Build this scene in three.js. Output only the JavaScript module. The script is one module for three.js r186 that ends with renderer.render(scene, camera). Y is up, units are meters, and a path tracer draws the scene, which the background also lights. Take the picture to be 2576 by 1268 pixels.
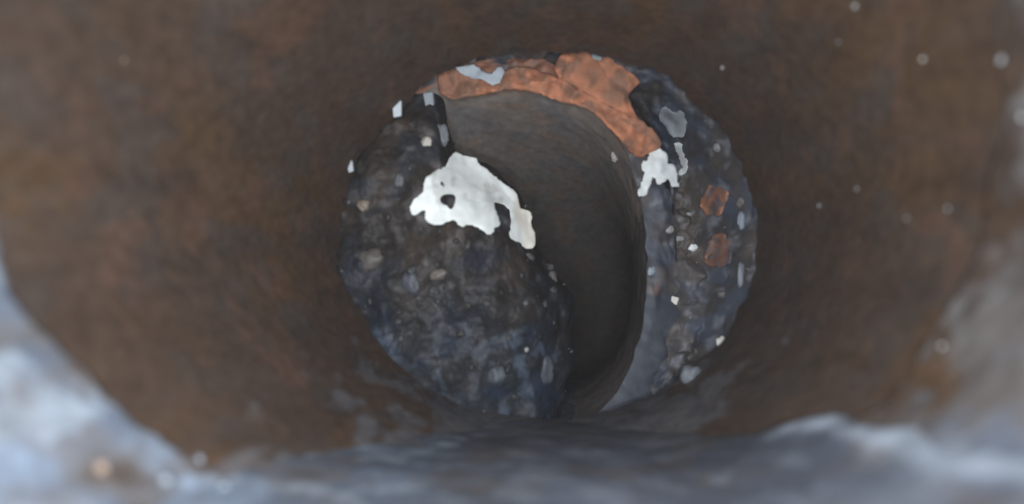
import * as THREE from 'three';
import { ImprovedNoise } from 'three/addons/math/ImprovedNoise.js';
import { TessellateModifier } from 'three/addons/modifiers/TessellateModifier.js';
import { RoundedBoxGeometry } from 'three/addons/geometries/RoundedBoxGeometry.js';
import { MeshBVH, acceleratedRaycast } from 'three-mesh-bvh';
import { mergeVertices } from 'three/addons/utils/BufferGeometryUtils.js';

// ---------- camera, light, exposure ----------
const W = 1024, H = 504;
const scene = new THREE.Scene();
scene.background = new THREE.Color(0x000000);
const camera = new THREE.PerspectiveCamera(2 * Math.atan(H / W) * 180 / Math.PI, W / H, 0.004, 5);
camera.position.set(0, 0, 0);
camera.lookAt(0, 0, -1);
camera.focus = 0.275;
camera.userData.fStop = 5;
scene.add(camera);
const renderer = new THREE.WebGLRenderer({ antialias: true });
renderer.setSize(W, H);
renderer.toneMapping = THREE.LinearToneMapping;
renderer.toneMappingExposure = 1;
renderer.shadowMap.enabled = true;
const LED_COUNT = 8, LED_RING = 0.018, LED_POWER = 0.172 / LED_COUNT, LED_COLOR = new THREE.Color(0.97, 1.0, 1.05);
scene.fog = new THREE.FogExp2(new THREE.Color(0.84, 0.84, 0.88), 0.025);

THREE.Mesh.prototype.raycast = acceleratedRaycast;

// ---------- helpers ----------
let seed = 12345;
const rnd = () => { seed = (seed * 1664525 + 1013904223) >>> 0; return seed / 4294967296; };
const perlin = new ImprovedNoise();
const noise = (x, y, z) => perlin.noise(x, y, z);
function fbm(x, y, z, oct = 4, gain = 0.5) {
  let a = 0, k = 1, s = 1;
  for (let i = 0; i < oct; i++) { a += k * noise(x * s + i * 17.3, y * s - i * 9.1, z * s + i * 5.7); k *= gain; s *= 2.03; }
  return a;
}
const clamp = (x, a = 0, b = 1) => Math.min(b, Math.max(a, x));
const lerp = (a, b, t) => a + (b - a) * t;
const smooth = (a, b, x) => { const t = clamp((x - a) / (b - a)); return t * t * (3 - 2 * t); };
const mix3 = (a, b, t) => [lerp(a[0], b[0], t), lerp(a[1], b[1], t), lerp(a[2], b[2], t)];
// a point of the place: bearing read off the photograph (2576 x 1268), and depth in metres
const at = (px, py, d) => new THREE.Vector3((px - 1288) / 1288 * d, (634 - py) / 1288 * d, -d);

const used = {};
function numbered(name) { used[name] = (used[name] ?? -1) + 1; return used[name] ? name + '_' + String(used[name]).padStart(3, '0') : name; }
function tag(o, label, category, group) { o.userData = { label, category, ...(group ? { group } : {}) }; return o; }
function addThing(o, name) { o.name = numbered(name); scene.add(o); return o; }
function mesh(geo, mat, name) { const m = new THREE.Mesh(geo, mat); m.name = name; m.castShadow = m.receiveShadow = true; return m; }

function dataTexture(w, h, fn, srgb) {
  const a = new Uint8Array(w * h * 4);
  for (let j = 0; j < h; j++) for (let i = 0; i < w; i++) {
    const c = fn((i + 0.5) / w, (j + 0.5) / h), k = 4 * (j * w + i);
    for (let q = 0; q < 3; q++) {
      let v = Array.isArray(c) ? c[q] : c;
      v = clamp(v);
      if (srgb) v = v <= 0.0031308 ? v * 12.92 : 1.055 * v ** (1 / 2.4) - 0.055;
      a[k + q] = Math.round(v * 255);
    }
    a[k + 3] = 255;
  }
  const t = new THREE.DataTexture(a, w, h);
  t.magFilter = THREE.LinearFilter; t.minFilter = THREE.LinearFilter;
  t.wrapS = t.wrapT = THREE.RepeatWrapping;
  if (srgb) t.colorSpace = THREE.SRGBColorSpace;
  t.needsUpdate = true;
  return t;
}
// a grid surface: fn(u, v) -> Vector3 ; closed in u if asked
function gridGeo(nu, nv, fn, flip = false) {
  const pos = [], uv = [], idx = [];
  for (let j = 0; j <= nv; j++) for (let i = 0; i <= nu; i++) {
    const p = fn(i / nu, j / nv); pos.push(p.x, p.y, p.z); uv.push(i / nu, j / nv);
  }
  for (let j = 0; j < nv; j++) for (let i = 0; i < nu; i++) {
    const a = j * (nu + 1) + i, b = a + 1, c = a + nu + 1, d = c + 1;
    if (flip) idx.push(a, c, b, b, c, d); else idx.push(a, b, c, b, d, c);
  }
  const g = new THREE.BufferGeometry();
  g.setAttribute('position', new THREE.Float32BufferAttribute(pos, 3));
  g.setAttribute('uv', new THREE.Float32BufferAttribute(uv, 2));
  g.setIndex(idx); g.computeVertexNormals();
  return g;
}
function closeSeam(g, nu, nv) {   // the two ends of a ring share their normals
  const n = g.attributes.normal;
  for (let j = 0; j <= nv; j++) {
    const a = j * (nu + 1), b = a + nu;
    const v = new THREE.Vector3(n.getX(a) + n.getX(b), n.getY(a) + n.getY(b), n.getZ(a) + n.getZ(b)).normalize();
    n.setXYZ(a, v.x, v.y, v.z); n.setXYZ(b, v.x, v.y, v.z);
  }
  return g;
}
function vertexColors(g, fn) {
  const p = g.attributes.position, c = [];
  for (let i = 0; i < p.count; i++) c.push(...fn(p.getX(i), p.getY(i), p.getZ(i)));
  g.setAttribute('color', new THREE.Float32BufferAttribute(c, 3));
  return g;
}
// smooth closed curve through points
function closedCurve(points) { return new THREE.CatmullRomCurve3(points, true, 'centripetal'); }

// ---------- the upper pipe: brown, runs from the camera to the displaced joint ----------
const D = 0.195, RX = 0.0795, RY = 0.0704, TILT = [0.118, -0.098];
const axis = d => [0.014 + (d - D) * TILT[0], 0.0066 + (d - D) * TILT[1]];
function brownAt(x, y, z) {
  const big = fbm(x * 28, y * 28, z * 16, 4), streak = fbm(x * 120 + 9, y * 120, z * 22, 3), fine = fbm(x * 330, y * 330, z * 330, 2), mid = fbm(x * 75 - 5, y * 75, z * 60, 4);
  let c = mix3([0.048, 0.031, 0.0215], [0.058, 0.034, 0.018], smooth(-0.1, 0.55, big));
  c = mix3(c, [0.044, 0.036, 0.031], smooth(0.0, 0.5, mid) * 0.6);
  c = mix3(c, [0.038, 0.029, 0.024], smooth(0.1, 0.6, streak) * 0.5);
  c = mix3(c, [0.078, 0.04, 0.025], smooth(0.2, 0.55, fbm(x * 60 + 31, y * 60, z * 60, 3)) * 0.45);
  // silt that has settled on the lower wall, in a ragged tide line
  const [ax, ay] = axis(-z), h = (y - ay) / RY, e = fbm(x * 30 + 11, y * 30, z * 30, 4), e2 = fbm(x * 110, y * 110, z * 60, 3);
  c = mix3(c, mix3([0.068, 0.076, 0.092], [0.09, 0.092, 0.1], smooth(-0.3, 0.3, e2)), smooth(-0.06, 0.08, -0.8 - h + 0.2 * e + 0.22 * e2) * 0.7);
  const k = 1 + 0.28 * fine + 0.2 * streak;
  return [c[0] * k, c[1] * k, c[2] * k];
}
const midRing = (u, d, grow = 0) => {
  const a = u * 2 * Math.PI, [cx, cy] = axis(d);
  return new THREE.Vector3(cx + (RX + grow) * Math.cos(a), cy + (RY + grow) * Math.sin(a), -d);
};
{
  const d0 = 0.03;
  const end = u => { const a = u * 2 * Math.PI, c = Math.cos(a), s = Math.sin(a); return D + 0.006 * fbm(c * 3, s * 3, 2, 4) + 0.0035 * fbm(c * 14, s * 14, 7, 3); };
  const wallPoint = (u, d, grow = 0) => {
    const p = midRing(u, d, grow), k = 0.0009 * fbm(p.x * 36, p.y * 36, p.z * 22, 3) + 0.00012 * fbm(p.x * 240, p.y * 240, p.z * 120, 3);
    const a = u * 2 * Math.PI; p.x += k * Math.cos(a); p.y += k * Math.sin(a); return p;
  };
  const tex = dataTexture(2048, 1024, (u, v) => { const p = midRing(u, lerp(d0, D, v)); return brownAt(p.x, p.y, p.z); }, true);
  const bump = dataTexture(1024, 512, (u, v) => { const p = midRing(u, lerp(d0, D, v)); return 0.5 + 0.5 * fbm(p.x * 300, p.y * 300, p.z * 260, 4); });
  const m = new THREE.MeshPhysicalMaterial({ map: tex, bumpMap: bump, bumpScale: 0.0002, roughness: 0.62, specularIntensity: 0.5 });
  const nu = 360, nv = 100;
  const inner = closeSeam(gridGeo(nu, nv, (u, v) => wallPoint(u, lerp(d0, end(u), v))), nu, nv);
  const root = addThing(new THREE.Group(), 'drain_pipe');
  const [cx, cy] = axis(D); root.position.set(cx, cy, -D);
  const put = o => { o.geometry.translate(-cx, -cy, D); root.add(o); return o; };
  put(mesh(inner, m, 'pipe_wall'));
  const rim = new THREE.MeshStandardMaterial({ color: new THREE.Color(0.06, 0.058, 0.06), roughness: 0.8 });
  put(mesh(closeSeam(gridGeo(nu, 6, (u, v) => wallPoint(u, end(u) - 0.002 * v * v, 0.007 * v + 0.001 * v * fbm(u * 40, v * 3, 1, 2)), true), nu, 6), rim, 'broken_end'));
  put(mesh(closeSeam(gridGeo(120, 2, (u, v) => midRing(u, lerp(d0, D - 0.002, v), 0.008), true), 120, 2), rim, 'outer_wall'));
  tag(root, 'brown stained pipe wall running from the camera to the ragged dark joint', 'pipe');
}

// ---------- silt: bluish on the left bank, browner on the right ----------
function siltAt(x, y, z) {
  const n1 = fbm(x * 45, y * 45, z * 45, 4), n2 = fbm(x * 110 + 7, y * 110, z * 110, 4), n3 = fbm(x * 420, y * 420, z * 420, 3), n4 = fbm(x * 70 + 40, y * 70, z * 70, 3);
  const right = smooth(-0.012, 0.008, x + 0.018 + 0.03 * n4 + 0.02 * n1 + 0.008 * n2), t = smooth(-0.35, 0.4, n1 + 0.5 * n2);
  let c = mix3(mix3([0.092, 0.11, 0.142], [0.165, 0.205, 0.262], t), mix3([0.058, 0.066, 0.084], [0.088, 0.101, 0.126], t), right);
  c = mix3(c, mix3([0.125, 0.118, 0.118], [0.088, 0.078, 0.074], right), smooth(0.0, 0.4, n4) * 0.6);
  c = mix3(c, mix3([0.235, 0.28, 0.325], [0.115, 0.128, 0.15], right), smooth(0.1, 0.5, n2) * 0.7);
  const k = 1 + 0.16 * n3; return [c[0] * k, c[1] * k, c[2] * k];
}

// ---------- the pipe section round the camera: scaled, its worn edge shows left, right and below ----------
{
  // where its edge runs: bearings read off the photograph, met with the pipe wall
  const edge = [[-70, 350], [-40, 560], [4, 745], [200, 955], [420, 1132], [640, 1232], [880, 1290], [1288, 1340], [1700, 1290], [1950, 1200], [2130, 1100], [2260, 1000], [2355, 855], [2440, 720], [2500, 540], [2540, 250], [2560, 0]].map(([px, py]) => {
    let d = 0.02; const f = d => { const p = at(px, py, d), [cx, cy] = axis(d); return ((p.x - cx) / RX) ** 2 + ((p.y - cy) / RY) ** 2 - 1; };
    while (f(d) < 0) d += 0.0002;
    const p = at(px, py, d), [cx, cy] = axis(d);
    return [((Math.atan2((p.y - cy) / RY, (p.x - cx) / RX) / (2 * Math.PI)) + 1) % 1, d];
  });
  edge.push([0.2, 0.055], [0.3, 0.055]); edge.sort((a, b) => a[0] - b[0]);
  const end0 = u => { u = ((u % 1) + 1) % 1; const n = edge.length; let k = edge.findIndex(e => e[0] > u); if (k < 0) k = n; const a = edge[(k + n - 1) % n], b = edge[k % n]; let ua = a[0], ub = b[0]; if (k === 0) ua -= 1; if (k === n) ub += 1; return lerp(a[1], b[1], smooth(0, 1, (u - ua) / (ub - ua))); };
  const end = u => { const c = Math.cos(u * 6.2832), s = Math.sin(u * 6.2832); return end0(u) + 0.002 * fbm(c * 5, s * 5, 3, 3) + 0.0005 * fbm(c * 30, s * 30, 3, 3); };
  const back = -0.1, crust = (u, d, grow = 0) => {
    const a = u * 2 * Math.PI, q = midRing(u, d), k = 0.0009 * fbm(q.x * 40, q.y * 40, q.z * 40, 3) + 0.0006 * fbm(q.x * 130 + 4, q.y * 130, q.z * 130, 3);
    return midRing(u, d, -0.001 + 0.7 * k + grow);
  };
  const tone = (x, y, z, inside) => {
    const n1 = fbm(x * 45 + 3, y * 45, z * 45, 4), n2 = fbm(x * 120 + 9, y * 120, z * 120, 4);
    const rust = smooth(-0.003, 0.008, inside + 0.014 * n1 + 0.008 * n2);   // rust reaches in from the bare wall
    const wall = mix3(brownAt(x, y, z), mix3([0.086, 0.077, 0.072], [0.108, 0.102, 0.1], smooth(-0.2, 0.3, n1 + 0.4 * n2)), rust), c = siltAt(x, y, z);
    return mix3(wall, c, smooth(-0.002, 0.017, inside + 0.016 * n1 + 0.016 * n2) * smooth(-0.007, 0.007, (x < 0 ? -0.01 : -0.022) - y + 0.012 * n1 + 0.008 * n2));
  };
  const tex = dataTexture(2048, 1024, (u, v) => { const p = midRing(u, lerp(back, end(u), v)); return tone(p.x, p.y, p.z, end(u) + p.z); }, true);
  const bump = dataTexture(1024, 512, (u, v) => { const p = midRing(u, lerp(back, end(u), v)); return 0.5 + 0.5 * fbm(p.x * 260, p.y * 260, p.z * 260, 4); });
  const m = new THREE.MeshPhysicalMaterial({ map: tex, bumpMap: bump, bumpScale: 0.0003, roughness: 0.75, specularIntensity: 0.35 });
  const nu = 500, nv = 140, root = addThing(new THREE.Group(), 'scaled_pipe'), c0 = axis(0.06);
  root.position.set(c0[0], c0[1], -0.06);
  const put = o => { o.geometry.translate(-c0[0], -c0[1], 0.06); root.add(o); return o; };
  put(mesh(closeSeam(gridGeo(nu, nv, (u, v) => crust(u, lerp(back, end(u), v))), nu, nv), m, 'pipe_wall'));
  const worn = gridGeo(nu, 6, (u, v) => crust(u, end(u) + 0.003 * v, 0.0034 * v * v), true), wuv = worn.attributes.uv;
  for (let i = 0; i < wuv.count; i++) wuv.setY(i, 0.985 + 0.014 * wuv.getY(i));
  put(mesh(closeSeam(worn, nu, 6), m, 'worn_edge'));
  put(mesh(closeSeam(gridGeo(200, 2, (u, v) => midRing(u, lerp(back, 0.029, v), 0.008), true), 200, 2), m, 'outer_wall'));
  tag(root, 'near pipe section crusted with pale blue grey scale, filling the lower corners', 'pipe');
}

// ---------- the lower pipe beyond the joint, displaced to the left ----------
const D2 = 0.217, R2 = 0.0674, OVAL = 1.137, TILT2 = [0.157, -0.043];
const axis2 = d => { const q = Math.max(0, d - 0.25); return [-0.0102 + (d - D2) * TILT2[0] + 0.35 * q * q, -0.0055 + (d - D2) * TILT2[1] - 0.6 * q * q]; };
const ring2 = (u, d, r) => { const a = u * 2 * Math.PI, [cx, cy] = axis2(d); const c = Math.cos(a), s = Math.sin(a), f = r * (Math.abs(c) ** 2.5 + Math.abs(s) ** 2.5) ** -0.4; return new THREE.Vector3(cx + f * c, cy + f * OVAL * s, -d); };
const targets = [];
let lowerPipe;
{
  const end = u => { const a = u * 2 * Math.PI; return D2 + 0.004 * fbm(Math.cos(a) * 4, Math.sin(a) * 4, 5, 4); };
  const dFar = 1.2;
  const greyAt = (x, y, z) => {
    const n = fbm(x * 40, y * 40, z * 26, 4), f = fbm(x * 260, y * 260, z * 140, 3), s = fbm(x * 110, y * 110, z * 18 + 3, 3);
    let c = mix3([0.38, 0.325, 0.285], [0.33, 0.305, 0.29], smooth(-0.3, 0.4, n));
    c = mix3(c, [0.42, 0.29, 0.21], smooth(0.12, 0.5, fbm(x * 50 + 3, y * 50, z * 50, 3)) * 0.6);
    // darker colour over the lower part of the bore, with a ragged upper edge
    const h = (y - axis2(-z)[1]) / R2 - 0.55 * (x - axis2(-z)[0]) / R2;
    c = mix3(c, mix3([0.1, 0.09, 0.082], [0.14, 0.122, 0.108], smooth(-0.3, 0.3, n)), smooth(-0.1, 0.1, -0.25 - h + 0.5 * n + 0.35 * s) * 0.85);
    const k = 1 + 0.2 * f + 0.15 * s; return [c[0] * k, c[1] * k, c[2] * k];
  };
  const tex = dataTexture(1024, 1024, (u, v) => { const p = ring2(u, lerp(D2, dFar, v * v), R2); return greyAt(p.x, p.y, p.z); }, true);
  const m = new THREE.MeshPhysicalMaterial({ map: tex, roughness: 0.55, specularIntensity: 0.6 });
  const root = lowerPipe = addThing(new THREE.Group(), 'offset_pipe');
  const [cx, cy] = axis2(D2); root.position.set(cx, cy, -D2);
  const put = o => { o.geometry.translate(-cx, -cy, D2); root.add(o); o.updateMatrixWorld(true); return o; };
  const rough = (p, u, k) => { const a = u * 2 * Math.PI, n = k * fbm(p.x * 90, p.y * 90, p.z * 50, 3); p.x += n * Math.cos(a); p.y += n * Math.sin(a); return p; };
  const nu = 300, nv = 120;
  put(mesh(closeSeam(gridGeo(nu, nv, (u, v) => { const p = ring2(u, lerp(end(u), dFar, v * v), R2); return rough(p, u, 0.0005); }), nu, nv), m, 'pipe_wall'));
  const rimGeo = closeSeam(gridGeo(nu, 16, (u, v) => {
    const p = ring2(u, end(u) - 0.0012 * Math.sin(v * Math.PI) + 0.005 * v * v, R2 + 0.013 * v);
    rough(p, u, 0.0012 + 0.003 * v); p.z += 0.0045 * fbm(p.x * 100, p.y * 100, 4, 3) * Math.min(1, v * 2) * smooth(-0.035, -0.01, p.y); return p;
  }, true), nu, 16);
  vertexColors(rimGeo, (x, y, z) => { if (y > -0.018) { const o = fbm(x * 110, y * 110, z * 110, 4) + smooth(0.05, 0.068, y); return mix3(muck(x, y, z, 0.8), [0.26, 0.11, 0.062], smooth(0.6, 1.1, o) * 0.8); } const n = fbm(x * 60, y * 60, z * 60, 4), f = fbm(x * 300, y * 300, z * 300, 2); return mix3([0.036, 0.043, 0.056], [0.056, 0.064, 0.08], smooth(-0.3, 0.4, n)).map(c => c * (1 + 0.3 * f)); });
  const rim = put(mesh(rimGeo, new THREE.MeshStandardMaterial({ vertexColors: true, roughness: 0.7 }), 'pipe_rim'));
  put(mesh(closeSeam(gridGeo(100, 4, (u, v) => ring2(u, lerp(D2 + 0.006, dFar, v), R2 + 0.0135), true), 100, 4), new THREE.MeshStandardMaterial({ color: new THREE.Color(0.06, 0.058, 0.06), roughness: 0.8 }), 'outer_wall'));
  tag(root, 'smooth grey brown pipe set off to the left beyond the ragged joint', 'pipe');
  scene.updateMatrixWorld(true);
  targets.push(...root.children);
}

// ---------- soil that shows in the gap round the joint ----------
function muck(x, y, z, g = 1) {
  const n = fbm(x * 60, y * 60, z * 60, 3), m = fbm(x * 130 + 8, y * 130, z * 130, 3), f = fbm(x * 420, y * 420, z * 420, 2), w = fbm(x * 45 + 60, y * 45, z * 45, 3);
  let c = mix3([0.052, 0.048, 0.048], [0.056, 0.067, 0.092], smooth(-0.25, 0.35, n));
  c = mix3(c, [0.09, 0.076, 0.066], smooth(0.0, 0.45, w) * 0.8);
  c = mix3(c, [0.2, 0.21, 0.235], smooth(0.1, 0.7, m) * 0.7);
  const k = g * (1 + 0.2 * f); return [c[0] * k, c[1] * k, c[2] * k];
}
const muckMat = new THREE.MeshPhysicalMaterial({ vertexColors: true, roughness: 0.6, specularIntensity: 0.5 });
let soil;
{
  const nu = 700, nv = 90;
  const g = closeSeam(gridGeo(nu, nv, (u, v) => {
    const a = u * 2 * Math.PI, o = midRing(u, D - 0.012, 0.0065), i = ring2(u, 0.224, R2 + 0.0095);
    const p = o.clone().lerp(i, v);
    const top = Math.max(0, Math.cos(a - 1.05)) ** 2;     // the hollow above right
    p.z = -(lerp(D - 0.012, lerp(0.2165, 0.228, top), smooth(0, 0.45, v)) + lerp(0.0065, 0.012, top) * smooth(0.65, 1, v) + 0.03 * top * Math.sin(v * Math.PI));
    const k = 0.006 * fbm(p.x * 60, p.y * 60, p.z * 60, 3) + 0.0026 * fbm(p.x * 150 + 2, p.y * 150, p.z * 150, 3);
    p.z += k; p.x += 0.4 * k * Math.cos(a * 3); p.y += 0.4 * k * Math.sin(a * 5);
    return p;
  }), nu, nv);
  vertexColors(g, (x, y, z) => muck(x, y, z, 0.95));
  soil = mesh(g, muckMat, 'soil'); soil.userData = { kind: 'structure' }; scene.add(soil); soil.updateMatrixWorld(true);
  targets.push(soil);
}

// ---------- the mound of muck that fills the lower left of the pipe ----------
let mound;
{
  const out = [[1108, 232, .232], [1128, 320, .236], [1156, 384, .236], [1222, 412, .236], [1296, 480, .236], [1330, 540, .236], [1352, 612, .236], [1400, 690, .235], [1442, 745, .233], [1444, 850, .23], [1424, 960, .226], [1390, 1080, .214], [1240, 1160, .198], [1040, 1150, .19], [895, 1030, .191], [840, 850, .2], [810, 640, .2], [820, 470, .203], [868, 350, .207], [950, 258, .214], [1040, 222, .225]];
  const curve = closedCurve(out.map(([x, y, d]) => at(x, y, d))), M = 420, pts = curve.getSpacedPoints(M), c = at(1130, 740, 0.1935);
  const surf = (u, v) => {            // v: 0 centre ... 0.7 outline ... 1 far back in the pipe
    const f = u * M, i = Math.floor(f) % M, e = pts[i].clone().lerp(pts[(i + 1) % M], f - Math.floor(f));
    if (v > 0.75) { const t = (v - 0.75) / 0.25; const q = 0.14 * t / -e.z; e.x += e.x * q + (c.x - e.x) * 0.25 * t; e.y += e.y * q + (c.y - e.y) * 0.25 * t; e.z -= 0.14 * t; return e; }
    const r = v / 0.75, p = new THREE.Vector3(lerp(c.x, e.x, r), lerp(c.y, e.y, r), lerp(c.z, e.z, Math.pow(r, 3.2)));
    return p;
  };
  const nu = 520, nv = 190;
  const g = closeSeam(gridGeo(nu, nv, (u, v) => {
    const p = surf(u, v), s = Math.min(1, v * 8);
    const k = 0.006 * fbm(p.x * 50 + 5, p.y * 50, p.z * 50, 2) + 0.0009 * fbm(p.x * 140, p.y * 140, p.z * 140, 3) + 0.0002 * fbm(p.x * 420, p.y * 420, p.z * 420, 2);
    const side = smooth(0.6, 0.75, v);
    p.z += k * s * (1 - 0.6 * side) + k * (1 - s);
    const dx = p.x - c.x, dy = p.y - c.y, r = Math.hypot(dx, dy) + 1e-6;
    p.x += 0.45 * side * k * dx / r; p.y += 0.45 * side * k * dy / r;
    return p;
  }), nu, nv);
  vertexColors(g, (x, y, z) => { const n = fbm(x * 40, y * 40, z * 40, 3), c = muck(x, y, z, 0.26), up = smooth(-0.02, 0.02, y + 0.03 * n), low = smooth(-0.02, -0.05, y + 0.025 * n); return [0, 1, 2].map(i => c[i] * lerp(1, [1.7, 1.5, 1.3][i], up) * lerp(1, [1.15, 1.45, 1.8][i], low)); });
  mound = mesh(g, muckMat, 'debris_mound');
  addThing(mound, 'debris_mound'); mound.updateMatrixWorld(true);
  tag(mound, 'dark lumpy mound of muck filling the lower left of the offset pipe', 'debris mound');
  targets.push(mound);
}

// ---------- sludge on the floor of both pipes ----------
let sludge;
{
  const yf = d => d < 0.1 ? lerp(-0.0335, -0.0435, (d - 0.03) / 0.07) : d < 0.188 ? lerp(-0.0435, -0.0622, (d - 0.1) / 0.088) : d < 0.215 ? lerp(-0.0622, -0.0765, (d - 0.188) / 0.027) : lerp(-0.0765, -0.095, (d - 0.215) / 0.385) - 0.6 * Math.max(0, d - 0.25) ** 2;
  const ridge = (x, d) => { const e = x - 0.0585 - 0.003 * fbm(d * 60, 3, 1, 3); return 0.0022 * Math.exp(-((e / 0.0032) ** 2)) * smooth(0.12, 0.095, d) * (1 + 0.35 * fbm(x * 90, d * 90, 4, 3)); };
  const nu = 420, nv = 460, d0 = 0.03, d1 = 0.6;
  const g = gridGeo(nu, nv, (u, v) => {
    const d = d0 + (d1 - d0) * Math.pow(v, 1.7), k = smooth(0.195, 0.215, d), cx = lerp(axis(d)[0], axis2(d)[0], k);
    const x = cx + (u - 0.5) * lerp(0.15, 0.11, k), o = Math.max(0, Math.abs(x - cx) - 0.02);
    const h = 0.001 * fbm(x * 30, d * 18, 3, 2) + 0.00025 * fbm(x * 110, d * 60, 6, 2) + 0.00006 * fbm(x * 240, d * 160, 9, 3) + lerp(x < cx ? 4 : 7, 3.2, smooth(0.1, 0.17, d)) * o * o + ridge(x, d);
    return new THREE.Vector3(x, yf(d) + h, -d);
  });
  vertexColors(g, (x, y, z) => { const c = siltAt(x, y, z), k = ridge(x, -z) / 0.0022 + 0.38 * fbm(x * 100, y * 100, z * 100, 4); return mix3(c, [0.19, 0.22, 0.255], smooth(0.35, 0.85, k) * 0.75); });
  sludge = mesh(g, new THREE.MeshPhysicalMaterial({ vertexColors: true, roughness: 0.7, specularIntensity: 0.35 }), 'sludge');
  sludge.userData = { kind: 'structure' }; scene.add(sludge); sludge.updateMatrixWorld(true);
  targets.push(sludge);
}

// ---------- sheets and stones laid on those surfaces ----------
const ray = new THREE.Raycaster(); ray.near = 0.01; ray.far = 2;
const eye = new THREE.Vector3();
function hit(px, py, on) {
  for (const o of on) o.geometry.boundsTree ??= new MeshBVH(o.geometry);
  ray.set(eye, at(px, py, 1).normalize());
  const h = ray.intersectObjects(on, false)[0];
  if (!h) return null;
  const n = h.face.normal.clone().transformDirection(h.object.matrixWorld);
  if (n.dot(ray.ray.direction) > 0) n.negate();
  return { p: h.point, n, d: -h.point.z };
}
// a torn crust lying on a surface: the outline in real size at its own depth, thick, draped on what lies behind it
function crustOn(on, outline, holes, thick, lift, relief, color, name, mat, plane, ragged = 1) {
  const cx = outline.reduce((s, p) => s + p[0], 0) / outline.length, cy = outline.reduce((s, p) => s + p[1], 0) / outline.length;
  let d0 = plane ?? (hit(cx, cy, on) || hit(outline[0][0], outline[0][1], on)).d;
  const flat = ([x, y]) => { const p = at(x, y, d0); return new THREE.Vector2(p.x, p.y); };
  const spline = pts => { const c = new THREE.SplineCurve([...pts, pts[0]].map(flat)); return c.getPoints(pts.length * 4).slice(0, -1); };
  const jag = pts => pts.map(p => new THREE.Vector2(p.x + ragged * 0.0007 * fbm(p.x * 600, p.y * 600, 1, 3), p.y + ragged * 0.0007 * fbm(p.x * 600, p.y * 600, 8, 3)));
  const s = new THREE.Shape(jag(spline(outline)));
  for (const h of holes) s.holes.push(new THREE.Path(jag(spline(h))));
  let g = new THREE.ExtrudeGeometry(s, { depth: thick, steps: 1, bevelEnabled: true, bevelSize: thick * 0.35, bevelThickness: thick * 0.35, bevelSegments: 2, curveSegments: 4 });
  g.deleteAttribute('uv'); g.deleteAttribute('normal');
  g = new TessellateModifier(0.0016, 7).modify(g);
  const p = g.attributes.position;
  // depth of the ground under the sheet, on a coarse grid, smoothed so that the sheet bridges small hollows
  g.computeBoundingBox();
  const b = g.boundingBox, N = 18, z = [];
  for (let j = 0; j <= N; j++) for (let i = 0; i <= N; i++) {
    const x = lerp(b.min.x, b.max.x, i / N), y = lerp(b.min.y, b.max.y, j / N);
    const h = plane ? { d: plane } : hit(1288 + x / d0 * 1288, 634 - y / d0 * 1288, on);
    z.push(h ? clamp(h.d, d0 - 0.02, d0 + 0.02) : NaN);
  }
  for (let k = 0; k < 40 && z.some(Number.isNaN); k++) { const o = z.slice(); for (let j = 0; j <= N; j++) for (let i = 0; i <= N; i++) if (Number.isNaN(o[j * (N + 1) + i])) { let s = 0, c = 0; for (const [a, e] of [[1, 0], [-1, 0], [0, 1], [0, -1]]) { const ii = i + a, jj = j + e; if (ii >= 0 && jj >= 0 && ii <= N && jj <= N && !Number.isNaN(o[jj * (N + 1) + ii])) { s += o[jj * (N + 1) + ii]; c++; } } if (c) z[j * (N + 1) + i] = s / c; } }
  for (let k = 0; k < 6; k++) { const o = z.slice(); for (let j = 0; j <= N; j++) for (let i = 0; i <= N; i++) { let s = 0, c = 0; for (let e = -1; e <= 1; e++) for (let a = -1; a <= 1; a++) { const ii = i + a, jj = j + e; if (ii >= 0 && jj >= 0 && ii <= N && jj <= N) { s += o[jj * (N + 1) + ii]; c++; } } z[j * (N + 1) + i] = Math.min(s / c, o[j * (N + 1) + i] + 0.001); } }
  const ground = (x, y) => { const fx = clamp((x - b.min.x) / (b.max.x - b.min.x)) * N, fy = clamp((y - b.min.y) / (b.max.y - b.min.y)) * N, i = Math.min(N - 1, Math.floor(fx)), j = Math.min(N - 1, Math.floor(fy)), u = fx - i, v = fy - j, q = (a, e) => z[(j + e) * (N + 1) + i + a]; return lerp(lerp(q(0, 0), q(1, 0), u), lerp(q(0, 1), q(1, 1), u), v); };
  for (let i = 0; i < p.count; i++) {
    const x = p.getX(i), y = p.getY(i), h = p.getZ(i), dg = ground(x, y);
    const top = h + relief * (0.5 + fbm(x * 110, y * 110, 2, 3)) * clamp(h / thick) + relief * 0.25 * fbm(x * 330, y * 200, 5, 2) * clamp(h / thick);
    const d = dg - lift - top, s = d / d0;       // at the depth of the ground under it
    p.setXYZ(i, x * s, y * s, -d);
  }
  g = mergeVertices(g, 1e-6); g.computeVertexNormals();
  vertexColors(g, color);
  const m = mesh(g, mat, name);
  g.computeBoundingBox(); const c = g.boundingBox.getCenter(new THREE.Vector3()); g.translate(-c.x, -c.y, -c.z); m.position.copy(c);
  return m;
}
const Z1 = pts => pts.map(([u, v]) => [814 + 0.428 * u, 90.4 + 0.428 * v]);
const Z2 = pts => pts.map(([u, v]) => [1356.8 + 0.428 * u, 90.4 + 0.428 * v]);
const whiteAt = (x, y, z) => { const n = fbm(x * 90, y * 45, z * 60, 4), f = fbm(x * 320, y * 160, z * 200, 3), w = smooth(0.003, 0.008, x + 0.15 * y + 0.004 * n); let c = mix3([0.7, 0.745, 0.75], [0.57, 0.6, 0.6], smooth(0.0, 0.5, n)); c = mix3(c, [0.58, 0.55, 0.49], w * 0.8); c = mix3(c, [0.3, 0.29, 0.26], smooth(0.3, 0.6, fbm(x * 170 + 4, y * 60, z * 160, 4)) * 0.45); return c.map(q => q * 0.95 * (1 + 0.12 * f)).map((q, i) => q * [1.01, 1, 0.97][i]); };
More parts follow.
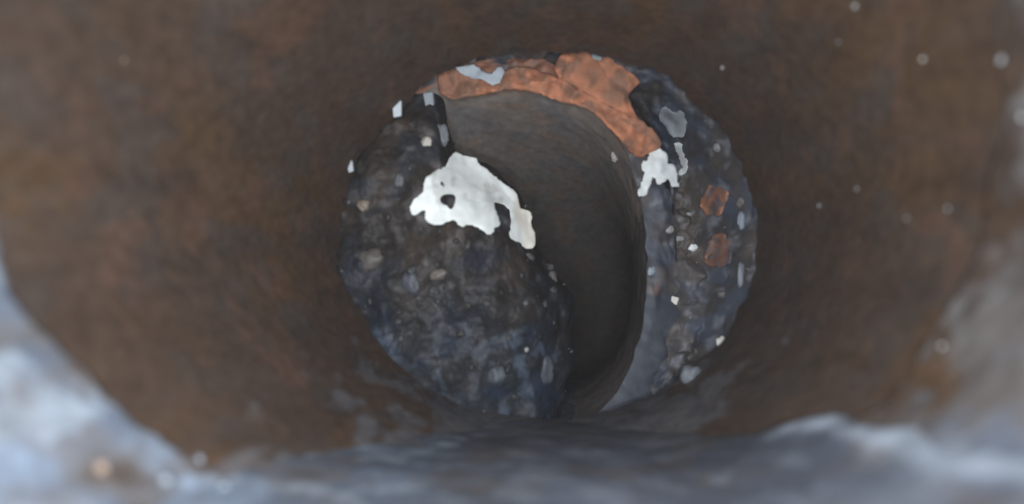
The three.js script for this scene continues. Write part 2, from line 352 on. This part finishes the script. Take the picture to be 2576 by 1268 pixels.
const plainWhite = (x, y, z) => mix3([0.66, 0.7, 0.7], [0.5, 0.53, 0.54], smooth(-0.1, 0.5, fbm(x * 120, y * 120, z * 120, 3))).map(q => q * 0.85 * (1 + 0.12 * fbm(x * 400, y * 400, z * 400, 2)));
const greyWhite = (x, y, z) => mix3([0.3, 0.33, 0.35], [0.2, 0.22, 0.24], smooth(-0.2, 0.4, fbm(x * 120, y * 120, z * 120, 3)));
const crustMat = new THREE.MeshPhysicalMaterial({ vertexColors: true, roughness: 0.6, specularIntensity: 0.5 });

const bigOutline = Z1([[780, 690], [830, 710], [890, 722], [910, 755], [960, 790], [1010, 835], [1060, 875], [1110, 910], [1140, 955], [1148, 1010], [1165, 1020], [1205, 1035], [1217, 1065], [1218, 1110], [1235, 1160], [1240, 1215], [1225, 1243], [1180, 1240], [1165, 1215], [1130, 1200], [1100, 1180], [1105, 1130], [1108, 1080], [1100, 1035], [1080, 1000], [1040, 978], [1000, 975], [1000, 1010], [1015, 1050], [1030, 1090], [1025, 1115], [1000, 1125], [995, 1150], [965, 1160], [945, 1140], [925, 1130], [905, 1118], [850, 1105], [820, 1115], [795, 1105], [780, 1082], [750, 1078], [715, 1090], [690, 1105], [640, 1100], [610, 1085], [600, 1060], [605, 1030], [590, 1020], [560, 1035], [535, 1050], [515, 1025], [520, 990], [540, 960], [570, 940], [590, 915], [595, 870], [610, 835], [660, 800], [720, 770], [740, 735], [760, 705]]);
const bigHole = Z1([[685, 955], [705, 935], [745, 930], [770, 940], [775, 970], [765, 1000], [745, 1018], [725, 1000], [690, 980]]);
tag(addThing(crustOn([mound], bigOutline, [bigHole], 0.0012, 0.0018, 0.0012, whiteAt, 'crust', crustMat, undefined, 0.5), 'white_crust'), 'large torn white crust with a round hole, lying on the dark mound', 'crust');
const crustA = Z2([[655, 675], [680, 668], [710, 670], [735, 690], [745, 720], [745, 755], [770, 758], [795, 785], [800, 830], [808, 870], [800, 885], [780, 870], [765, 840], [745, 835], [725, 855], [700, 862], [695, 840], [690, 828], [660, 828], [650, 850], [640, 880], [628, 920], [600, 930], [585, 920], [600, 885], [615, 850], [625, 800], [610, 775], [615, 750], [640, 735], [650, 700]]);
const rightOn = [...lowerPipe.children, soil];
tag(addThing(crustOn(rightOn, crustA, [], 0.002, 0, 0.0016, plainWhite, 'crust', crustMat, 0.2165), 'white_crust'), 'forked white crust hanging at the right edge of the offset pipe, below the orange rim', 'crust');
const crustB = Z2([[705, 455], [720, 428], [745, 425], [770, 440], [800, 460], [815, 448], [835, 450], [858, 490], [860, 530], [845, 585], [790, 588], [765, 570], [750, 540], [730, 510], [715, 490]]);
tag(addThing(crustOn([soil], crustB, [], 0.001, 0.001, 0.0012, greyWhite, 'crust', crustMat), 'grey_crust'), 'pale grey crust in the dark gap to the right of the orange rim', 'crust');
const crustC = Z2([[798, 635], [830, 632], [838, 670], [850, 710], [865, 745], [868, 775], [850, 808], [825, 812], [822, 800], [845, 770], [830, 740], [818, 700], [805, 665]]);
tag(addThing(crustOn([soil], crustC, [], 0.001, 0.001, 0.001, plainWhite, 'crust', crustMat), 'white_sliver'), 'narrow bent white sliver standing just right of the forked white crust', 'crust');

// the orange broken clay along the top of the offset pipe, and its lump
{
  const rim = [[1110, 190], [1130, 172], [1165, 178], [1200, 190], [1240, 205], [1275, 188], [1300, 178], [1345, 184], [1400, 204], [1416, 196], [1404, 172], [1418, 146], [1446, 131], [1482, 126], [1532, 128], [1562, 150], [1590, 178], [1596, 206], [1570, 238], [1580, 270], [1602, 306], [1642, 340], [1650, 366], [1612, 384], [1584, 368], [1556, 332], [1516, 294], [1478, 266], [1420, 248], [1380, 234], [1340, 222], [1280, 216], [1240, 222], [1190, 234], [1140, 240], [1114, 222]];
  const orange = (x, y, z) => { const n = fbm(x * 80, y * 80, z * 80, 4), f = fbm(x * 300, y * 300, z * 300, 3); return mix3(mix3([0.38, 0.152, 0.08], [0.3, 0.13, 0.072], smooth(-0.25, 0.35, n)), [0.15, 0.088, 0.06], smooth(0.1, 0.5, fbm(x * 150 + 5, y * 150, z * 150, 4) + 0.62 * smooth(-0.006, -0.02, x + 0.006 * n) + 0.12) * 0.7).map(q => q * (1 + 0.25 * f)); };
  const o = crustOn(rightOn, rim, [], 0.005, 0, 0.004, orange, 'broken_edge', new THREE.MeshStandardMaterial({ vertexColors: true, roughness: 0.85 }), 0.219);
  o.position.sub(lowerPipe.position); lowerPipe.add(o);
  o.userData.label = 'orange freshly broken clay along the top of the pipe mouth';
  o.updateMatrixWorld(true); targets.push(o);
  const f1 = [[1146, 172], [1190, 166], [1215, 182], [1240, 188], [1252, 170], [1266, 176], [1258, 200], [1240, 212], [1215, 198], [1180, 192]];
  tag(addThing(crustOn([o, ...rightOn], f1, [], 0.0012, 0, 0.0006, (x, y, z) => plainWhite(x, y, z).map((q, i) => q * [0.6, 0.64, 0.7][i]), 'crust', crustMat, 0.2115), 'pale_flake'), 'pale bluish flake draped over the orange rim at its left end', 'flake');
  const f2 = [[1486, 128], [1505, 124], [1520, 132], [1538, 128], [1544, 142], [1520, 150], [1500, 148]];
  tag(addThing(crustOn([o, ...rightOn], f2, [], 0.0012, 0, 0.0006, greyWhite, 'crust', crustMat, 0.2115), 'pale_flake'), 'small pale grey flake on top of the orange lump', 'flake');
}
scene.updateMatrixWorld(true);
for (const o of scene.children) if (o.isMesh && !targets.includes(o)) targets.push(o);
const wallTargets = [...scene.getObjectByName('drain_pipe').children, ...scene.getObjectByName('scaled_pipe').children, ...targets];

// stones: rough rounded bodies, a few shapes
function stoneGeo(k, flat = 0.7) {
  let g = new THREE.IcosahedronGeometry(1, 3); g.deleteAttribute('uv'); g.deleteAttribute('normal'); g = mergeVertices(g, 1e-4);
  const p = g.attributes.position;
  for (let i = 0; i < p.count; i++) {
    const x = p.getX(i), y = p.getY(i), z = p.getZ(i), s = 1 + 0.38 * fbm(x * 1.1 + k * 5, y * 1.1, z * 1.1, 2) + 0.16 * fbm(x * 3 + k, y * 3, z * 3, 2);
    p.setXYZ(i, x * s, y * s, z * s * flat);
  }
  g.computeVertexNormals(); return g;
}
const stones = [1, 2, 3, 4, 5].map(k => stoneGeo(k));
const tabGeo = [1, 2].map(k => { const g = new RoundedBoxGeometry(1.7, 1.8, 0.9, 5, 0.22), p = g.attributes.position; for (let i = 0; i < p.count; i++) { const x = p.getX(i), y = p.getY(i), z = p.getZ(i); p.setXYZ(i, x * (1 + 0.12 * y) + 0.16 * noise(x * 2 + k, y * 2, z * 2), y + 0.14 * noise(x * 2, y * 2 + k * 3, z), z + 0.12 * noise(x * 2, y * 2, k)); } g.computeVertexNormals(); return g; });
const stoneMats = {};
function stoneMat(c, rough = 0.6) { const k = c.join(); return stoneMats[k] ??= new THREE.MeshStandardMaterial({ color: new THREE.Color(...c), roughness: rough }); }
const zAxis = new THREE.Vector3(0, 0, 1);
let kind = 0;
function stone(px, py, wpx, hpx, c, name, label, category, sink = 0.4, group) {
  const h = hit(px, py, wallTargets); if (!h) { console.log('no place for', label); return; }
  const o = mesh(/tab|square/.test(name + label) ? tabGeo[kind++ % 2] : stones[kind++ % stones.length], stoneMat(c), name); addThing(o, name);
  const s = h.d / 1288 / 2;
  o.scale.set(wpx * s, hpx * s, Math.min(wpx, hpx) * s);
  o.position.copy(h.p).addScaledVector(h.n, Math.min(wpx, hpx) * s * (0.7 - sink * 1.4));
  o.rotation.z = (rnd() - 0.5) * 0.6 * (/tab/.test(name) ? 0.25 : 1); if (/tab/.test(name)) o.rotation.z += 0.12;
  tag(o, label, category, group);
}
const chip = [0.34, 0.345, 0.33], pale = [0.22, 0.225, 0.225], tan = [0.16, 0.13, 0.1], bluish = [0.2, 0.24, 0.28], clay = [0.25, 0.11, 0.063];
stone(1695, 757, 20, 22, [0.55, 0.54, 0.49], 'white_pebble', 'bright square white pebble in the gap right of the pipe mouth', 'pebble');
stone(1638, 683, 18, 24, bluish, 'pale_pebble', 'pale blue pebble on the right rim of the offset pipe', 'pebble');
stone(1742, 622, 22, 20, [0.6, 0.64, 0.66], 'white_pebble', 'white pebble right of centre, lower end of the row below the forked crust', 'pebble');
stone(1708, 600, 22, 14, pale, 'pale_pebble', 'flat grey pebble just up and left of the white one under the forked crust', 'pebble');
stone(1682, 578, 22, 20, [0.22, 0.21, 0.21], 'grey_pebble', 'dull grey pebble, uppermost of the row below the forked crust', 'pebble');
stone(1733, 539, 14, 10, pale, 'pale_pebble', 'tiny pale pebble beside the upper orange clay lump', 'pebble');
stone(1815, 862, 24, 28, [0.42, 0.43, 0.39], 'white_pebble', 'bright pebble low on the right edge of the ragged joint', 'pebble');
stone(1865, 695, 18, 66, [0.12, 0.13, 0.155], 'grey_stone', 'long blue grey stone upright at the far right edge of the joint', 'stone', 0.45);
stone(1868, 555, 22, 44, [0.16, 0.19, 0.23], 'grey_stone', 'blue grey stone on the right edge of the joint beside the clay lumps', 'stone', 0.45);
stone(1740, 950, 50, 60, [0.085, 0.095, 0.11], 'grey_stone', 'grey stone at the lower right end of the ragged joint', 'stone', 0.5);
stone(998, 268, 26, 56, [0.42, 0.46, 0.5], 'white_tab', 'upright white tab at the upper left of the joint, the taller and brighter one', 'flake', 0.4);
stone(1080, 256, 28, 50, [0.25, 0.28, 0.31], 'pale_tab', 'dimmer upright pale tab left of the orange rim', 'flake', 0.4);
stone(880, 418, 16, 32, [0.36, 0.4, 0.43], 'white_tab', 'small slanted white tab on the left edge of the joint', 'flake', 0.35);
stone(1074, 358, 24, 28, [0.36, 0.34, 0.3], 'cream_pebble', 'cream pebble just above the big white crust to its left', 'pebble');
stone(1110, 340, 34, 54, [0.12, 0.13, 0.14], 'grey_stone', 'grey stone between the cream pebble and the offset pipe mouth', 'stone', 0.45);
stone(915, 517, 30, 30, tan, 'tan_pebble', 'tan pebble near the left edge of the dark mound', 'pebble');
stone(935, 652, 58, 52, [0.066, 0.058, 0.052], 'tan_stone', 'broad tan stone low on the left edge of the dark mound', 'stone', 0.42);
stone(1104, 690, 40, 28, [0.1, 0.084, 0.072], 'tan_stone', 'tan stone on the mound below the big white crust', 'stone', 0.42);
stone(1003, 452, 28, 40, [0.05, 0.052, 0.058], 'grey_stone', 'grey stone on the mound left of the big white crust', 'stone', 0.45);
stone(1035, 715, 40, 60, [0.04, 0.044, 0.055], 'grey_stone', 'dark blue grey stone on the mound left of the tan stone', 'stone', 0.5);
stone(1390, 700, 22, 40, [0.065, 0.06, 0.058], 'grey_stone', 'grey stone on the right shoulder of the mound below the white crust', 'stone', 0.45);
stone(1324, 880, 12, 12, pale, 'pale_pebble', 'tiny pale pebble low on the right side of the mound', 'pebble');
stone(1250, 945, 44, 50, [0.04, 0.05, 0.06], 'grey_stone', 'blue grey stone low in the middle of the mound', 'stone', 0.5);
stone(1372, 930, 40, 74, [0.04, 0.047, 0.058], 'grey_stone', 'tall blue grey stone on the lower right side of the mound', 'stone', 0.5);
stone(1548, 392, 18, 30, [0.3, 0.28, 0.26], 'grey_fleck', 'grey fleck inside the offset pipe beneath the orange rim', 'fleck', 0.4);
for (const [x, y, rx, ry, k, col, label] of [[1797, 502, 29, 36, 1, [0.26, 0.118, 0.07], 'upper of two orange clay lumps in the soil right of the pipe'], [1806, 632, 30, 40, 6, [0.18, 0.088, 0.058], 'lower, darker of two orange clay lumps in the soil right of the pipe']]) {
  const o = Array.from({ length: 18 }, (_, i) => { const a = i / 18 * 2 * Math.PI, f = 1 + 0.5 * fbm(Math.cos(a) * 1.6, Math.sin(a) * 1.6, k, 3); return [x + rx * f * Math.cos(a), y + ry * f * Math.sin(a)]; });
  tag(addThing(crustOn([soil], o, [], 0.0016, -0.0016, 0.003, (x, y, z) => mix3(col, muck(x, y, z), smooth(-0.15, 0.35, fbm(x * 170, y * 170, z * 170 + k, 4)) * 0.8), 'clay_lump', stoneMat([1, 1, 1]).clone()), 'clay_lump'), label, 'clay lump').material.vertexColors = true;
}
// flecks stuck to the pipe wall
stone(2152, 15, 13.4, 12.3, pale, 'wall_fleck', 'pale fleck on the brown wall at the top edge, right of centre', 'fleck');
stone(2323, 148, 11.2, 10.0, chip, 'wall_fleck', 'bright fleck high on the right brown wall, inner of two in a row', 'fleck');
stone(2522, 150, 17.9, 18.9, [0.24, 0.25, 0.26], 'wall_fleck', 'largest pale fleck, high on the right near the frame edge', 'fleck');
stone(1818, 168, 7.8, 14.5, [0.2, 0.19, 0.185], 'wall_fleck', 'slanted grey fleck on the brown wall right of the orange lump', 'fleck');
stone(2385, 525, 8.4, 8.9, pale, 'wall_fleck', 'pale fleck halfway up the right brown wall', 'fleck');
stone(2283, 550, 16.7, 10.0, [0.1, 0.1, 0.1], 'wall_fleck', 'wide dull fleck left of the pale one halfway up the right wall', 'fleck', 0.45);
stone(2157, 475, 7.2, 8.9, [0.18,0.18,0.175], 'wall_fleck', 'small fleck on the right wall level with the orange clay lumps', 'fleck');
stone(2062, 517, 8.9, 11.2, [0.11, 0.115, 0.12], 'wall_fleck', 'dim fleck on the right wall nearest to the joint', 'fleck');
stone(2572, 295, 10.0, 16.7, chip, 'wall_fleck', 'bright fleck cut off by the right edge of the frame', 'fleck');
stone(2110, 105, 7.8, 7.8, [0.12, 0.12, 0.12], 'wall_fleck', 'dull fleck on the top right wall below the one at the frame top', 'fleck');
stone(2372, 872, 14.5, 12.3, pale, 'wall_fleck', 'pale oval fleck low on the right wall near the lip', 'fleck');
stone(312, 150, 8.9, 13.4, [0.13, 0.1, 0.06], 'wall_fleck', 'tan fleck high on the left brown wall', 'fleck');
stone(255, 1180, 30, 34, [0.2, 0.145, 0.11], 'orange_pebble', 'pale orange pebble in the pale scale at the lower left', 'pebble');
stone(500, 1158, 20, 22, [0.13, 0.155, 0.18], 'scale_lump', 'round white scale lump on the lower left near the lip', 'scale lump');
stone(415, 1210, 26, 22, [0.16, 0.19, 0.22], 'scale_lump', 'white scale lump between the orange pebble and the round lump', 'scale lump');
stone(560, 1228, 30, 18, [0.13, 0.15, 0.175], 'scale_lump', 'flat bluish scale lump at the bottom edge left of centre', 'scale lump');

// grit on the mound and the soil: nobody could count it
{
  const N = 260, im = new THREE.InstancedMesh(stones[2], new THREE.MeshStandardMaterial({ roughness: 0.6 }), N);
  const m = new THREE.Matrix4(), q = new THREE.Quaternion(), col = new THREE.Color(), v = new THREE.Vector3();
  let n = 0, guard = 0;
  while (n < N && guard++ < 200000) {
    const o = rnd() < 0.5 ? mound : soil, p = o.geometry.attributes.position, i = Math.floor(rnd() * p.count);
    v.set(p.getX(i), p.getY(i), p.getZ(i)).applyMatrix4(o.matrixWorld);
    if (v.z < -0.245) continue;
    const s = 0.0004 + 0.0018 * Math.pow(rnd(), 3), c = muck(v.x * 3.1, v.y * 3.1, v.z * 3.1).map((q, i, a) => lerp(q, a[1], 0.7)), k = (o === mound ? 0.36 : 1.1) * (0.8 + 0.8 * rnd());
    q.setFromEuler(new THREE.Euler(rnd() * 6, rnd() * 6, rnd() * 6));
    m.compose(v, q, new THREE.Vector3(s, s * (0.7 + 0.6 * rnd()), s)); im.setMatrixAt(n, m);
    im.setColorAt(n, col.setRGB(c[0] * k, c[1] * k, c[2] * k)); n++;
  }
  im.count = n; im.name = 'grit'; im.userData = { kind: 'stuff' }; im.castShadow = im.receiveShadow = true; scene.add(im);
}

// ---------- the inspection camera's lamp ring, behind the lens ----------
{
  const root = addThing(new THREE.Group(), 'inspection_lamp'); root.position.set(0, 0, 0.02);
  const metal = new THREE.MeshStandardMaterial({ color: new THREE.Color(0.25, 0.25, 0.26), metalness: 1, roughness: 0.35 });
  const body = new THREE.LatheGeometry([[0.006, -0.008], [0.0095, -0.0105], [0.0235, -0.0105], [0.0255, -0.008], [0.0255, 0.05], [0.02, 0.058], [0.001, 0.058]].map(p => new THREE.Vector2(...p)), 48);
  body.rotateX(Math.PI / 2); root.add(mesh(body, metal, 'housing'));
  const glow = new THREE.MeshStandardMaterial({ color: 0x888888, emissive: LED_COLOR, emissiveIntensity: 1.5 });
  for (let i = 0; i < LED_COUNT; i++) {
    const a = (i + 0.5) / LED_COUNT * 2 * Math.PI, x = LED_RING * Math.cos(a), y = LED_RING * Math.sin(a);
    const led = mesh(new THREE.CylinderGeometry(0.0026, 0.003, 0.0012, 20).rotateX(Math.PI / 2), glow, 'led_lamp'); led.castShadow = false;
    led.position.set(x, y, -0.0112); root.add(led);
    const l = new THREE.SpotLight(LED_COLOR, LED_POWER, 0, 1.3, 0.85, 2);
    l.position.set(x, y, -0.0135); l.target.position.set(x * 1.5, y * 1.5, -1); l.castShadow = true; l.shadow.radius = 0.13;
    root.add(l, l.target);
  }
  tag(root, 'round metal inspection camera head with a ring of lamps, behind the view', 'camera head');
}
renderer.render(scene, camera);
